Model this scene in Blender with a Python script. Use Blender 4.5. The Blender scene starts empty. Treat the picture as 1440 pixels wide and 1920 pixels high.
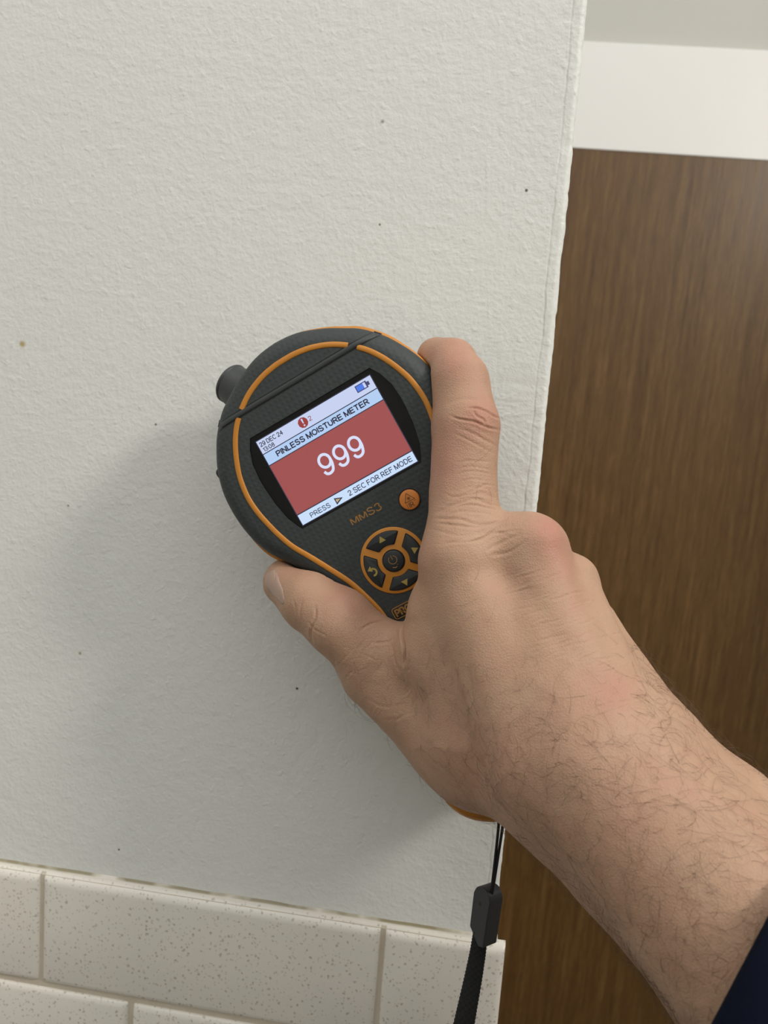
import bpy, bmesh, math, random
import numpy as np
from mathutils import Vector, Matrix, noise, kdtree

random.seed(7); rng = np.random.default_rng(11)
S = bpy.context.scene
COL = S.collection

# ------------------------------------------------------------------ camera
FPX, CX, CY = 1440.0, 720.0, 960.0
DW = 0.30247535                                   # camera to wall, metres
YAW, PITCH, ROLL = -0.12615846, -0.13162498, 0.07317289
def cam_axes():
    cy, sy, cp, sp = math.cos(YAW), math.sin(YAW), math.cos(PITCH), math.sin(PITCH)
    f = np.array([sy*cp, cy*cp, sp]); r = np.array([cy, -sy, 0.0]); u = np.cross(r, f)
    c, s = math.cos(ROLL), math.sin(ROLL)
    return c*r + s*u, -s*r + c*u, f
CR, CU, CF = cam_axes()
CPOS = np.array([0.0, -DW, 0.0])
cd = bpy.data.cameras.new('camera'); cam = bpy.data.objects.new('camera', cd); COL.objects.link(cam)
cam.matrix_world = Matrix(((CR[0], CU[0], -CF[0], CPOS[0]), (CR[1], CU[1], -CF[1], CPOS[1]),
                           (CR[2], CU[2], -CF[2], CPOS[2]), (0, 0, 0, 1)))
cd.sensor_fit = 'VERTICAL'; cd.sensor_height = 36.0; cd.lens = 27.0
cd.clip_start = 0.005; cd.clip_end = 50
cd.dof.use_dof = True; cd.dof.focus_distance = 0.255; cd.dof.aperture_fstop = 18.0
S.camera = cam

# ------------------------------------------------------------------ light and exposure
W = bpy.data.worlds.new('world'); S.world = W; W.use_nodes = True
W.node_tree.nodes['Background'].inputs[0].default_value = (1.0, 0.985, 0.955, 1)
W.node_tree.nodes['Background'].inputs[1].default_value = 1.92
ld = bpy.data.lights.new('room_lamp', 'AREA'); lamp = bpy.data.objects.new('room_lamp', ld); COL.objects.link(lamp)
ld.shape = 'DISK'; ld.size = 0.24; ld.energy = 10.6; ld.color = (1.0, 0.95, 0.86)
lamp.location = (1.01, -0.60, 0.77)
lamp.rotation_euler = (Vector((-0.06, -0.05, -0.03)) - lamp.location).to_track_quat('-Z', 'Y').to_euler()
V = S.view_settings
V.view_transform = 'Standard'; V.look = 'None'; V.gamma = 1.0; V.use_curve_mapping = False; V.exposure = -0.18

# ------------------------------------------------------------------ helpers
def at(px, py, g):
    """pixel of the photograph -> the point at distance g in front of the wall plane"""
    d = CF + CR*(px-CX)/FPX - CU*(py-CY)/FPX
    return CPOS + d*((DW-g)/d[1])
def depth_at(px, py, g):
    d = CF + CR*(px-CX)/FPX - CU*(py-CY)/FPX
    return (DW-g)/d[1]
def to_px(P):
    d = P - CPOS; z = d@CF
    return np.stack([CX + FPX*(d@CR)/z, CY - FPX*(d@CU)/z], 1)

def srgb(r, g, b):
    f = lambda c: c/12.92 if c <= 0.04045 else ((c+0.055)/1.055)**2.4
    return (f(r/255), f(g/255), f(b/255), 1)

class N:
    """small node-tree builder"""
    def __init__(s, name):
        s.m = bpy.data.materials.new(name); s.m.use_nodes = True
        s.t = s.m.node_tree; s.b = s.t.nodes['Principled BSDF']
    def n(s, typ, **kw):
        x = s.t.nodes.new(typ)
        for k, v in kw.items():
            if k.startswith('i_'):
                key = k[2:]; key = int(key) if key.isdigit() else key.replace('_', ' ')
                if hasattr(v, 'is_output'): s.t.links.new(v, x.inputs[key])
                else: x.inputs[key].default_value = v
            else: setattr(x, k, v)
        return x
    def l(s, a, b): s.t.links.new(a, b)
    def set(s, **kw):
        for k, v in kw.items():
            key = k.replace('_', ' ')
            if hasattr(v, 'is_output'): s.l(v, s.b.inputs[key])
            else: s.b.inputs[key].default_value = v
        return s
    def math(s, op, a, b=0.0, c=None, clamp=False):
        x = s.n('ShaderNodeMath', operation=op, use_clamp=clamp)
        for i, v in enumerate((a, b) if c is None else (a, b, c)):
            if hasattr(v, 'is_output'): s.l(v, x.inputs[i])
            else: x.inputs[i].default_value = v
        return x.outputs[0]
    def mix(s, fac, a, b):
        x = s.n('ShaderNodeMix', data_type='RGBA')
        for k, v in ((0, fac), (6, a), (7, b)):
            if hasattr(v, 'is_output'): s.l(v, x.inputs[k])
            else: x.inputs[k].default_value = v
        return x.outputs[2]
    def ramp(s, fac, *stops):
        x = s.n('ShaderNodeValToRGB'); s.l(fac, x.inputs[0]); e = x.color_ramp.elements
        while len(e) < len(stops): e.new(0.5)
        for k, (p, c) in enumerate(stops):
            e[k].position = p; e[k].color = c if len(c) == 4 else (*c, 1)
        return x.outputs[0]
    def obj(s, scale=(1, 1, 1)):
        tc = s.n('ShaderNodeTexCoord'); mp = s.n('ShaderNodeMapping'); s.l(tc.outputs['Object'], mp.inputs[0])
        mp.inputs['Scale'].default_value = scale
        return mp.outputs[0]
    def noise(s, vec, scale, detail=2.0, rough=0.5):
        x = s.n('ShaderNodeTexNoise'); s.l(vec, x.inputs['Vector'])
        x.inputs['Scale'].default_value = scale; x.inputs['Detail'].default_value = detail; x.inputs['Roughness'].default_value = rough
        return x.outputs['Fac']
    def bump(s, h, strength, dist, prev=None):
        x = s.n('ShaderNodeBump'); s.l(h, x.inputs['Height'])
        x.inputs['Strength'].default_value = strength; x.inputs['Distance'].default_value = dist
        if prev is not None: s.l(prev, x.inputs['Normal'])
        return x.outputs[0]

def plain(name, col, rough=0.5, spec=0.5, emis=None, es=1.0):
    a = N(name); a.set(Base_Color=col, Roughness=rough)
    a.b.inputs['Specular IOR Level'].default_value = spec
    if emis: a.set(Emission_Color=emis, Emission_Strength=es)
    return a.m

def link(name, me, mat=None, parent=None, smooth=False):
    if mat and not me.materials: me.materials.append(mat)
    if smooth: me.polygons.foreach_set('use_smooth', [True]*len(me.polygons))
    o = bpy.data.objects.new(name, me); COL.objects.link(o)
    if parent: o.parent = parent
    return o
def mesh(name, vs, fs, mat=None, parent=None, smooth=False):
    me = bpy.data.meshes.new(name); me.from_pydata([tuple(v) for v in vs], [], [tuple(f) for f in fs]); me.update()
    return link(name, me, mat, parent, smooth)
def from_bm(name, bm, mat=None, parent=None, smooth=False):
    bmesh.ops.recalc_face_normals(bm, faces=bm.faces[:])
    me = bpy.data.meshes.new(name); bm.to_mesh(me); bm.free()
    return link(name, me, mat, parent, smooth)
def box_bm(x0, x1, y0, y1, z0, z1, bevel=0.0, seg=2):
    bm = bmesh.new(); bmesh.ops.create_cube(bm, size=1)
    for v in bm.verts:
        v.co = ((x0+x1)/2+v.co.x*(x1-x0), (y0+y1)/2+v.co.y*(y1-y0), (z0+z1)/2+v.co.z*(z1-z0))
    if bevel: bmesh.ops.bevel(bm, geom=bm.edges[:], offset=bevel, segments=seg, profile=0.5, affect='EDGES')
    return bm
def tag(o, label=None, cat=None, group=None, kind=None):
    if label: o['label'] = label
    if cat: o['category'] = cat
    if group: o['group'] = group
    if kind: o['kind'] = kind
    return o
def rings(rs, closed=True, cap0=False, cap1=False):
    n = len(rs[0]); vs = [p for r in rs for p in r]; fs = []
    for i in range(len(rs)-1):
        for k in range(n if closed else n-1):
            a, b = i*n+k, i*n+(k+1) % n
            fs.append((a, b, b+n, a+n))
    if cap0: fs.append(tuple(range(n-1, -1, -1)))
    if cap1: fs.append(tuple(range((len(rs)-1)*n, len(rs)*n)))
    return vs, fs
def catmull(pts, n):
    P = [np.array(p, float) for p in pts]; out = []
    for i in range(len(P)-1):
        p0, p1, p2, p3 = P[max(i-1, 0)], P[i], P[i+1], P[min(i+2, len(P)-1)]
        for k in range(n):
            t = k/n
            out.append(0.5*((2*p1)+(-p0+p2)*t+(2*p0-5*p1+4*p2-p3)*t*t+(-p0+3*p1-3*p2+p3)*t**3))
    out.append(P[-1]); return np.array(out)
def tube(path, rad, sides=8, flat=1.0, side_dir=None):
    path = [np.array(p, float) for p in path]; rs = []
    up = np.array([0.3, 0.2, 0.9])
    for i, p in enumerate(path):
        t = path[min(i+1, len(path)-1)]-path[max(i-1, 0)]; t = t/np.linalg.norm(t)
        a = np.cross(t, up) if side_dir is None else side_dir - t*(t@side_dir)
        a = a/np.linalg.norm(a); b = np.cross(t, a)
        r = rad[i] if hasattr(rad, '__len__') else rad
        rs.append([p + r*(a*math.cos(2*math.pi*k/sides)+b*flat*math.sin(2*math.pi*k/sides)) for k in range(sides)])
    return rings(rs, True, True, True)

# ------------------------------------------------------------------ materials of the setting
XE = 0.0216                                        # wall corner
ZT = -0.2162                                       # top of the tiles
def wall_paint(name, col, spots=True, strength=0.38):
    a = N(name); v = a.obj()
    big = a.noise(v, 22, 2); c = a.mix(a.math('MULTIPLY', big, 0.5), col, tuple(x*0.95 for x in col[:3])+(1,))
    if spots:
        tc = a.n('ShaderNodeTexCoord').outputs['Object']
        for (px, py, r, sc, al) in ((557, 1291, 2.4, (60, 55, 45), .9), (223, 1593, 2.0, (70, 66, 58), .9), (987, 357, 2.6, (90, 84, 74), .8),
                                    (712, 421, 2.0, (120, 112, 100), .7), (292, 796, 2.2, (115, 108, 96), .7), (42, 645, 6.0, (178, 160, 118), .75),
                                    (128, 948, 2.2, (130, 122, 108), .6), (717, 228, 3.2, (140, 136, 128), .6), (150, 1225, 3.0, (160, 146, 112), .7)):
            p = at(px, py, 0); d = a.n('ShaderNodeVectorMath', operation='DISTANCE')
            wob = a.n('ShaderNodeVectorMath', operation='ADD'); a.l(tc, wob.inputs[0]); wob.inputs[1].default_value = (0, 0, 0)
            a.l(wob.outputs[0], d.inputs[0]); d.inputs[1].default_value = tuple(p)
            rr = r*0.00022
            f = a.math('MULTIPLY', a.math('SUBTRACT', 1.0, a.math('DIVIDE', d.outputs['Value'], rr*1.4), clamp=True), al*2.0, clamp=True)
            c = a.mix(f, c, srgb(*sc))
    n1 = a.noise(v, 330, 3, 0.55); n2 = a.noise(v, 120, 2, 0.5); n3 = a.noise(v, 700, 1, .5)
    blob = a.ramp(a.noise(v, 290, 1, 0.4), (0.62, (0, 0, 0)), (0.72, (1, 1, 1)))
    h = a.math('ADD', a.math('ADD', a.math('MULTIPLY', n1, 0.9), a.math('MULTIPLY', n2, .9)), a.math('ADD', a.math('MULTIPLY', blob, 0.22), a.math('MULTIPLY', n3, .35)))
    a.set(Base_Color=c, Roughness=0.5, Normal=a.bump(h, strength, 0.0009)); a.b.inputs['Specular IOR Level'].default_value = 0.3
    return a.m
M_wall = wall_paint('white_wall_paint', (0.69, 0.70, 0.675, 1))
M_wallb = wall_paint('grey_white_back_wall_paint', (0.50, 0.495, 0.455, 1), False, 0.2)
a = N('white_gloss_trim_paint'); v = a.obj((1, 1, 6))
a.set(Base_Color=(0.75, 0.74, 0.72, 1), Roughness=0.35, Normal=a.bump(a.noise(v, 60, 2), 0.08, 0.001)); M_trim = a.m
M_wallr = wall_paint('white_room_paint', (0.72, 0.72, 0.69, 1), False, 0.2)

a = N('brown_stained_wood_veneer'); v = a.obj((1, 1, 0.035)); v2 = a.obj((1, 1, 0.12)); v3 = a.obj()
g1 = a.noise(v, 170, 4, 0.65); g2 = a.noise(v2, 420, 3, 0.6); g3 = a.noise(v3, 6, 2)
gr = a.math('ADD', a.math('MULTIPLY', g1, 0.6), a.math('MULTIPLY', g2, 0.4))
c = a.ramp(gr, (0.30, (0.062, 0.028, 0.006)), (0.52, (0.122, 0.063, 0.017)), (0.72, (0.195, 0.110, 0.036)))
c = a.mix(a.math('MULTIPLY', g3, 0.35), c, (0.075, 0.034, 0.012, 1))
a.set(Base_Color=c, Roughness=a.math('ADD', 0.20, a.math('MULTIPLY', gr, 0.32)), Normal=a.bump(gr, 0.30, 0.0006)); a.b.inputs['Specular IOR Level'].default_value = 0.42; M_wood = a.m
a = N('dark_floor_boards'); v = a.obj((0.2, 1, 1)); a.set(Base_Color=a.ramp(a.noise(v, 30, 4), (0.3, (0.05, 0.03, 0.018)), (0.7, (0.12, 0.075, 0.045))), Roughness=0.45); M_floor = a.m

a = N('speckled_cream_glaze'); v = a.obj(); base = a.mix(a.noise(v, 40, 2), (0.72, 0.68, 0.62, 1), (0.70, 0.68, 0.62, 1))
mp = a.n('ShaderNodeVectorMath', operation='ADD'); a.l(v, mp.inputs[0])
wn = a.n('ShaderNodeTexNoise'); a.l(v, wn.inputs['Vector']); wn.inputs['Scale'].default_value = 500
sc = a.n('ShaderNodeVectorMath', operation='SCALE'); a.l(wn.outputs['Color'], sc.inputs[0]); sc.inputs['Scale'].default_value = 0.0016; a.l(sc.outputs[0], mp.inputs[1])
def specks(scale, lo, hi, keep):
    vo = a.n('ShaderNodeTexVoronoi', feature='F1'); a.l(mp.outputs[0], vo.inputs['Vector']); vo.inputs['Scale'].default_value = scale
    d = a.ramp(vo.outputs['Distance'], (lo, (1, 1, 1)), (hi, (0, 0, 0)))
    sp = a.n('ShaderNodeSeparateColor'); a.l(vo.outputs['Color'], sp.inputs[0])
    return a.math('MULTIPLY', d, a.math('LESS_THAN', sp.outputs[0], keep)), sp.outputs[1]
f1, t1 = specks(400, 0.14, 0.30, 0.60); f2, t2 = specks(640, 0.15, 0.34, 0.55)
c = a.mix(a.math('MULTIPLY', f1, 0.50), base, a.mix(t1, (0.24, 0.16, 0.10, 1), (0.23, 0.22, 0.19, 1)))
c = a.mix(a.math('MULTIPLY', f2, 0.45), c, a.mix(t2, (0.34, 0.25, 0.18, 1), (0.28, 0.27, 0.24, 1)))
a.set(Base_Color=c, Roughness=0.22, Normal=a.bump(a.noise(v, 60, 2), 0.12, 0.0008)); M_tile = a.m
a = N('grout'); v = a.obj(); a.set(Base_Color=a.mix(a.noise(v, 150, 3), (0.60, 0.54, 0.45, 1), (0.50, 0.43, 0.33, 1)), Roughness=0.85, Normal=a.bump(a.noise(v, 900, 2), 0.4, 0.0004)); M_grout = a.m
a = N('aged_caulk'); v = a.obj((1, 1, 1))
sx_ = a.n('ShaderNodeSeparateXYZ'); a.l(v, sx_.inputs[0])
top_line = a.ramp(a.math('MULTIPLY', a.math('ADD', sx_.outputs[1], 0.0017), 700.0), (0.20, (0, 0, 0)), (0.60, (1, 1, 1)))
patch = a.ramp(a.noise(v, 38, 3, 0.6), (0.36, (0, 0, 0)), (0.54, (1, 1, 1)))
c = a.mix(a.math('MULTIPLY', top_line, patch), (0.66, 0.62, 0.55, 1), (0.25, 0.215, 0.13, 1))
a.set(Base_Color=c, Roughness=0.4, Normal=a.bump(a.noise(v, 500, 2), 0.4, 0.0004)); M_caulk = a.m

# ------------------------------------------------------------------ the setting
def nz(x, y, z): return noise.noise(Vector((x, y, z)))
def build_wall():
    zs = list(np.arange(-1.25, -0.34, 0.05))+list(np.arange(-0.34, 0.24, 0.0011))+list(np.arange(0.24, 1.15, 0.05))
    # s = distance from the corner along the front face; negative = round the corner, along the end face
    prof = [1.0, 0.68, 0.45, 0.25, 0.12, 0.06, 0.03, 0.015, 0.0090, 0.0074]+[0.0066-0.0002*k for k in range(20)]+[0.0024, 0.0020, 0.0017, 0.0014, 0.0011, 0.0008, 0.0005, 0.00025, 0.0001, 0.0]
    end = [0.0005, 0.0016, 0.004, 0.02, 0.06, 0.12]
    rs = []
    for z in zs:
        row = []
        ex = 0.00040*nz(3, 1, z*60)+0.00030*nz(9, 4, z*190)+0.00022*nz(2, 8, z*420)
        rp = 0.0046+0.0007*nz(5, 2, z*45)+0.00045*nz(1, 7, z*170)+0.00025*nz(3, 3, z*480)       # where the old paint edge runs
        amp = 0.00022+0.00016*nz(6, 6, z*80)
        chip = math.exp(-((z-0.1010)/0.0035)**2)
        for s in prof:
            x = XE-s; y = 0.0
            if s < 0.012:
                t = (s-rp)/0.00030
                fade = 0.55+0.45*max(-1, min(1, 2.2*nz(4, 4, z*36)))
                y += -amp*1.3*fade*(1/(1+math.exp(t*2.2)))                   # the strip by the corner stands proud
                y += 0.00010*nz(x*260, 2, z*260)*min(1, s/0.001)
                y += 0.00013*math.exp(-((s-rp-0.0004)/0.00030)**2)*max(0, 0.45+1.1*nz(8, 3, z*90))
                y += 0.00035*chip*math.exp(-((s-0.0022)/0.0013)**2)
            if s < 0.0024: y += 0.0024-math.sqrt(max(0, 0.0024**2-(0.0024-s)**2))
            row.append((x+ex*math.exp(-s/0.0012), y, z))
        for q in end: row.append((XE+ex*math.exp(-q/0.003)+0.00018*nz(4, q*200, z*200), 0.0024+q, z))
        row.append((XE-1.0, 0.12, z))
        rs.append(row)
    vs, fs = rings(rs, True, True, True)
    o = mesh('wall_front', vs, fs, M_wall, smooth=True); o.data.set_sharp_from_angle(angle=1.0)
    return tag(o, 'white textured stub wall with a chipped painted corner', kind='structure')
wall = build_wall()

TH, TP, TL = 0.0525, 0.0556, 0.155
def tile(x0, x1, z0, z1, bull=False, nose=False):
    y1 = 0.0; y0 = -0.0052
    nx, nzv = 16, 8; b = 0.0028
    xs = [x0, x0+0.0002, x0+0.0009, x0+b]+list(np.linspace(x0+b, x1-b, 5)[1:-1])+[x1-b, x1-0.0009, x1-0.0002, x1]
    zz = [z0, z0+0.0002, z0+0.0009, z0+b]+list(np.linspace(z0+b, z1-b, 3)[1:-1])+([z1-0.0046, z1-0.0034, z1-0.0022, z1-0.0012, z1-0.0005, z1-0.0001, z1] if nose else [z1-b, z1-0.0009, z1-0.0002, z1])
    def drop(s, r): s = min(s, r); return r-math.sqrt(max(0, r*r-(r-s)**2))
    rs = []
    for z in zz:
        row = []
        for x in xs:
            ex = 0.0046 if (bull and x > (x0+x1)/2) else 0.0022
            dx = drop(min(x-x0, x1-x), b) if not (bull and x > (x0+x1)/2) else drop(min(x-x0, x1-x), b)*1.5
            dz = drop(min(z-z0, z1-z), b)
            up_ = drop(z1-z, 0.0046) if nose else 0.0          # the top course has a rounded nose
            row.append((x, y0+min(0.0047, max(up_, 0.62*(dx+(dz if not nose or z-z0 < z1-z else 0)))), z))
        rs.append(row)
    vs, fs = rings(rs, False); n = len(xs); m = len(zz)
    off = len(vs); loop = [k for k in range(n)]+[r*n+n-1 for r in range(1, m)]+[(m-1)*n+k for k in range(n-2, -1, -1)]+[r*n for r in range(m-2, 0, -1)]
    vs += [(vs[i][0], y1, vs[i][2]) for i in loop]
    for k in range(len(loop)):
        k2 = (k+1) % len(loop); fs.append((loop[k], off+k, off+k2, loop[k2]))
    return mesh('tile', vs, fs, M_tile, wall, True)
j1, j2 = -0.1801, -0.1363
for r, j in ((0, j1), (1, j2), (2, j1)):
    z1 = ZT-0.0008-r*TP; z0 = z1-TH; z1 += 0.0004 if r == 0 else 0
    x = j-TL*2; G = 0.0011
    xr = XE+0.0046
    while x < xr-0.03:
        nxt = x+TL
        last = nxt > xr-0.03
        tile(x+G, (xr if last else nxt-G), z0, z1, last, r == 0); x = nxt
# grout bed behind the tiles and the caulk bead over them
bm = box_bm(j1-2*TL, XE-0.0005, -0.0034, 0.0004, ZT-3*TP, ZT-0.0012)
from_bm('grout_bed', bm, M_grout, wall)
rs = []
for k in range(240):
    x = j1-2*TL+(XE+0.0012-(j1-2*TL))*k/239
    w = 0.0015+0.0005*nz(x*40, 1, 0)+0.0004*nz(x*160, 5, 0); d = 0.0017+0.0005*nz(x*90, 3, 2); up = 0.0005+0.0004*nz(x*70, 7, 0)
    rs.append([(x, 0.0008, ZT+up+0.0007), (x, -0.0003, ZT+up+0.0002), (x, -0.0009, ZT+up*0.4), (x, -d, ZT-0.0005), (x, -d-0.0003, ZT-w*0.8), (x, -d-0.0001, ZT-w), (x, -0.001, ZT-w-.0004), (x, 0.0008, ZT-w)])
vs, fs = rings(rs, True, True, True); mesh('caulk_bead', vs, fs, M_caulk, wall, True)

# the doorway behind
back = Matrix.Translation((0.07, 0.70, 0.39)) @ Matrix.Rotation(math.radians(1.0), 4, 'Z') @ Matrix.Rotation(math.radians(1.6), 4, 'Y') @ Matrix.Translation((0, 0, -0.39))
def placed(o): o.matrix_world = back; return o
bm = box_bm(-0.34, 0.50, 0.0012, 0.0412, -1.235, 0.3405, 0.0015)
placed(tag(from_bm('door_1', bm, M_wood), 'brown wood veneer flush door under the white header', kind='structure'))
bm = box_bm(-0.43, 0.60, 0.0, 0.02, 0.3321, 0.4532, 0.0006)
placed(tag(from_bm('trim_1', bm, M_trim), 'white painted header board over the brown door', kind='structure'))
bm = box_bm(0.503, 0.60, 0.0, 0.02, -1.25, 0.3318, 0.0018)
placed(tag(from_bm('trim_2', bm, M_trim), 'white painted casing to the right of the brown door', kind='structure'))
bm = box_bm(-0.43, -0.343, 0.0, 0.02, -1.25, 0.3318, 0.0018)
placed(tag(from_bm('trim_3', bm, M_trim), 'white painted casing to the left of the brown door', kind='structure'))
bm = box_bm(-0.9, 1.2, 0.012, 0.012+0.1, 0.342, 1.15)
for b_ in (box_bm(-0.9, -0.342, 0.012, 0.112, -1.25, 0.342), box_bm(0.502, 1.2, 0.012, 0.112, -1.25, 0.342), box_bm(-0.342, 0.502, 0.07, 0.112, -1.25, 0.342)):
    me = bpy.data.meshes.new('t'); b_.to_mesh(me); b_.free(); bm.from_mesh(me); bpy.data.meshes.remove(me)
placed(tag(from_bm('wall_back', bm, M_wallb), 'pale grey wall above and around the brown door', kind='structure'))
bm = box_bm(-1.3, 2.4, -1.9, 1.2, -1.29, -1.25)
tag(from_bm('floor', bm, M_floor), 'dark wood floor', kind='structure')

bm = box_bm(-1.3, 2.4, -1.9, -1.8, -1.25, 1.15); tag(from_bm('unseen_wall_rear', bm, M_wallr), 'unseen pale grey wall behind the photographer, added to block and bounce light', kind='structure')  # unseen walls here and below, added so ambient light enters only from above
bm = box_bm(-1.1, -1.0, -1.8, 0.0, -1.25, 1.15); tag(from_bm('unseen_wall_left', bm, M_wallr), 'unseen pale grey wall left of the stub wall, added to block and bounce light', kind='structure')
bm = box_bm(2.2, 2.3, -1.8, 1.0, -1.25, 1.15); tag(from_bm('unseen_wall_far_right', bm, M_wallb), 'unseen pale grey wall at the far right, added to block low light', kind='structure')
bm = box_bm(0.66, 0.76, 0.12, 0.70, -1.25, 1.15); tag(from_bm('unseen_wall_right', bm, M_wallb), 'unseen pale grey side wall, added to darken the lower door', kind='structure')  # unseen, added to keep ambient light off the door, most towards its foot

# ------------------------------------------------------------------ the moisture meter
EA = math.radians(33.7)
eu = np.array([math.cos(EA), 0, math.sin(EA)]); ev = np.array([-math.sin(EA), 0, math.cos(EA)]); en = np.array([0, -1.0, 0])
MK = (DW-0.050)/(DW-0.061)                        # its face stands 50 mm off the wall
MO = CPOS+(np.array([-0.04767618, -0.061, -0.014242])-CPOS)*MK
meter = bpy.data.objects.new('moisture_meter', None); COL.objects.link(meter)
meter.matrix_world = Matrix(((eu[0], ev[0], en[0], MO[0]), (eu[1], ev[1], en[1], MO[1]), (eu[2], ev[2], en[2], MO[2]), (0, 0, 0, 1))) @ Matrix.Scale(MK, 4)
tag(meter, 'dark grey and orange handheld moisture meter with a lit red screen reading 999', 'moisture meter')
mm = 0.001
def mloc(P): d = (P-MO)/MK; return np.stack([d@eu, d@ev, d@en], 1)

half = [(0, 39.3), (5, 38.9), (10.1, 37.7), (16.7, 34.9), (21.9, 31.9), (25.6, 29.6), (28.9, 26.5), (32, 22.9), (34.4, 19.1), (36.5, 15.2), (38.2, 10.8), (39.5, 4.8),
        (39.7, -3.0), (38.5, -11), (36.0, -17.6), (33.4, -21.6), (30.3, -26.0), (27.4, -30.5), (24.6, -36), (22.4, -42), (20.6, -50), (19.6, -60), (19.3, -78), (20.3, -98),
        (21.2, -110), (20.6, -117), (18.2, -123), (12.8, -127.0), (6, -128.6), (0, -129)]
hp = catmull(half, 6)
OUT = np.concatenate([hp, (hp[1:-1]*[-1, 1])[::-1]])*mm        # clockwise from the top
FO = np.array([0.044, -0.013]); OUT = FO+(OUT-FO)*1.0235            # the edge lies 6 mm behind the face
def normals2(P):
    t = np.roll(P, -1, 0)-np.roll(P, 1, 0); t /= np.linalg.norm(t, axis=1)[:, None]
    return np.stack([-t[:, 1], t[:, 0]], 1)                       # outward for a clockwise path
ON = normals2(OUT)
def inset(d): return OUT - ON*(np.asarray(d).reshape(-1, 1) if np.ndim(d) else d)
RE = 0.0060
def zback(v):
    t = np.clip((v+0.055)/0.032, 0, 1); t = t*t*(3-2*t)
    return -0.031 + t*(-0.0455+0.031)

M_rub = N('dark_dimpled_rubber'); v = M_rub.obj((1, 1, 0.0))
vo = M_rub.n('ShaderNodeTexVoronoi', feature='F1'); M_rub.l(v, vo.inputs['Vector']); vo.inputs['Scale'].default_value = 560; vo.inputs['Randomness'].default_value = 0.12
h = M_rub.ramp(vo.outputs['Distance'], (0.15, (1, 1, 1)), (0.45, (0, 0, 0)))
M_rub.set(Base_Color=(0.026, 0.033, 0.034, 1), Roughness=0.6, Normal=M_rub.bump(h, 0.22, 0.0003)); M_rub = M_rub.m
a = N('smooth_dark_plastic'); v = a.obj(); a.set(Base_Color=(0.030, 0.035, 0.037, 1), Roughness=0.45, Normal=a.bump(a.noise(v, 2500, 2), .1, .0001)); M_dark = a.m
a = N('orange_plastic'); v = a.obj(); a.set(Base_Color=a.mix(a.noise(v, 200, 3), (0.54, 0.215, 0.022, 1), (0.47, 0.18, 0.020, 1)), Roughness=0.42); M_org = a.m
M_black = plain('black_groove', (0.004, 0.004, 0.004, 1), 0.6)
M_glass = plain('black_glossy_bezel', (0.004, 0.004, 0.0045, 1), 0.25, 0.25)
a = N('orange_button_rubber'); v = a.obj(); a.set(Base_Color=a.mix(a.noise(v, 300, 2), (0.60, 0.20, 0.028, 1), (0.52, 0.17, 0.026, 1)), Roughness=0.5); M_btn = a.m
M_key = plain('black_key_rubber', (0.013, 0.017, 0.019, 1), 0.5)
M_print = plain('dull_yellow_print', (0.34, 0.25, 0.055, 1), 0.6)
M_oprint = plain('orange_print', (0.30, 0.15, 0.032, 1), 0.6)
M_iprint = plain('dark_icon_print', (0.14, 0.055, 0.02, 1), 0.6)

# front shell: flat face with the screen opening, rolled edge, down to the orange band
BZ = [(0, 17.35), (22.6, 17.4), (24.6, 14.2), (26.2, 9.7), (26.7, 4.5), (26.6, 0.5), (26.1, -5.0), (24.9, -11.0), (23.3, -14.6), (22.3, -16.4), (0, -16.5)]
BZ = [(u*mm, w*mm) for u, w in BZ]; BZ = BZ + [(-u, w) for u, w in BZ[-2:0:-1]]
bm = bmesh.new()
top = [bm.verts.new((p[0], p[1], 0)) for p in inset(RE)]
hole = [bm.verts.new((p[0], p[1], 0)) for p in BZ]
ed = []
for L_ in (top, hole):
    for k in range(len(L_)): ed.append(bm.edges.new((L_[k], L_[(k+1) % len(L_)])))
bmesh.ops.triangle_fill(bm, edges=ed, use_beauty=True)
low = [bm.verts.new((p[0], p[1], -0.0009)) for p in BZ]
for k in range(len(hole)):
    k2 = (k+1) % len(hole); bm.faces.new((hole[k], hole[k2], low[k2], low[k]))
prev = top
for d, z in [(RE*(1-math.sin(t)), -RE*(1-math.cos(t))) for t in np.linspace(0, math.pi/2, 9)[1:]]+[(0, -0.0075), (0.0010, -0.0080)]:
    cur = [bm.verts.new((p[0], p[1], z)) for p in inset(d)]
    for k in range(len(cur)):
        k2 = (k+1) % len(cur); bm.faces.new((prev[k], prev[k2], cur[k2], cur[k]))
    prev = cur
sh = from_bm('front_shell', bm, M_rub, meter, True); sh.data.set_sharp_from_angle(angle=0.7)

# orange band round the side, swelling below the head on the thumb side
ang = np.array([math.atan2(p[1], p[0]) for p in OUT])
wl = np.exp(-(((OUT[:, 0]+0.0345)/0.009)**2+((OUT[:, 1]+0.0165)/0.011)**2))
pr = 0.0001 + 0.0058*np.clip((-0.106-OUT[:, 1])/0.014, 0, 1) + 0.0016*wl + 0.0008*np.exp(-(((OUT[:, 0]-0.026)/0.02)**2+((OUT[:, 1]-0.028)/0.02)**2))
zl = np.where(OUT[:, 1] < -0.105, np.clip((-0.105-OUT[:, 1])/0.02, 0, 1), 0)*0.0162
rs = [[(p[0], p[1], z-(zl[i_] if z < -0.01 else 0)) for i_, p in enumerate(OUT+ON*(pr*k-0.001*(1-k))[:, None])] for k, z in ((0, -0.0062), (0.8, -0.0065), (1, -0.0075), (1, -0.013), (0.7, -0.0165), (0, -0.017))]
vs, fs = rings(rs); mesh('side_band', vs, fs, M_org, meter, True)
tag(bpy.context.scene.objects['side_band'], 'orange side band')
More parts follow.
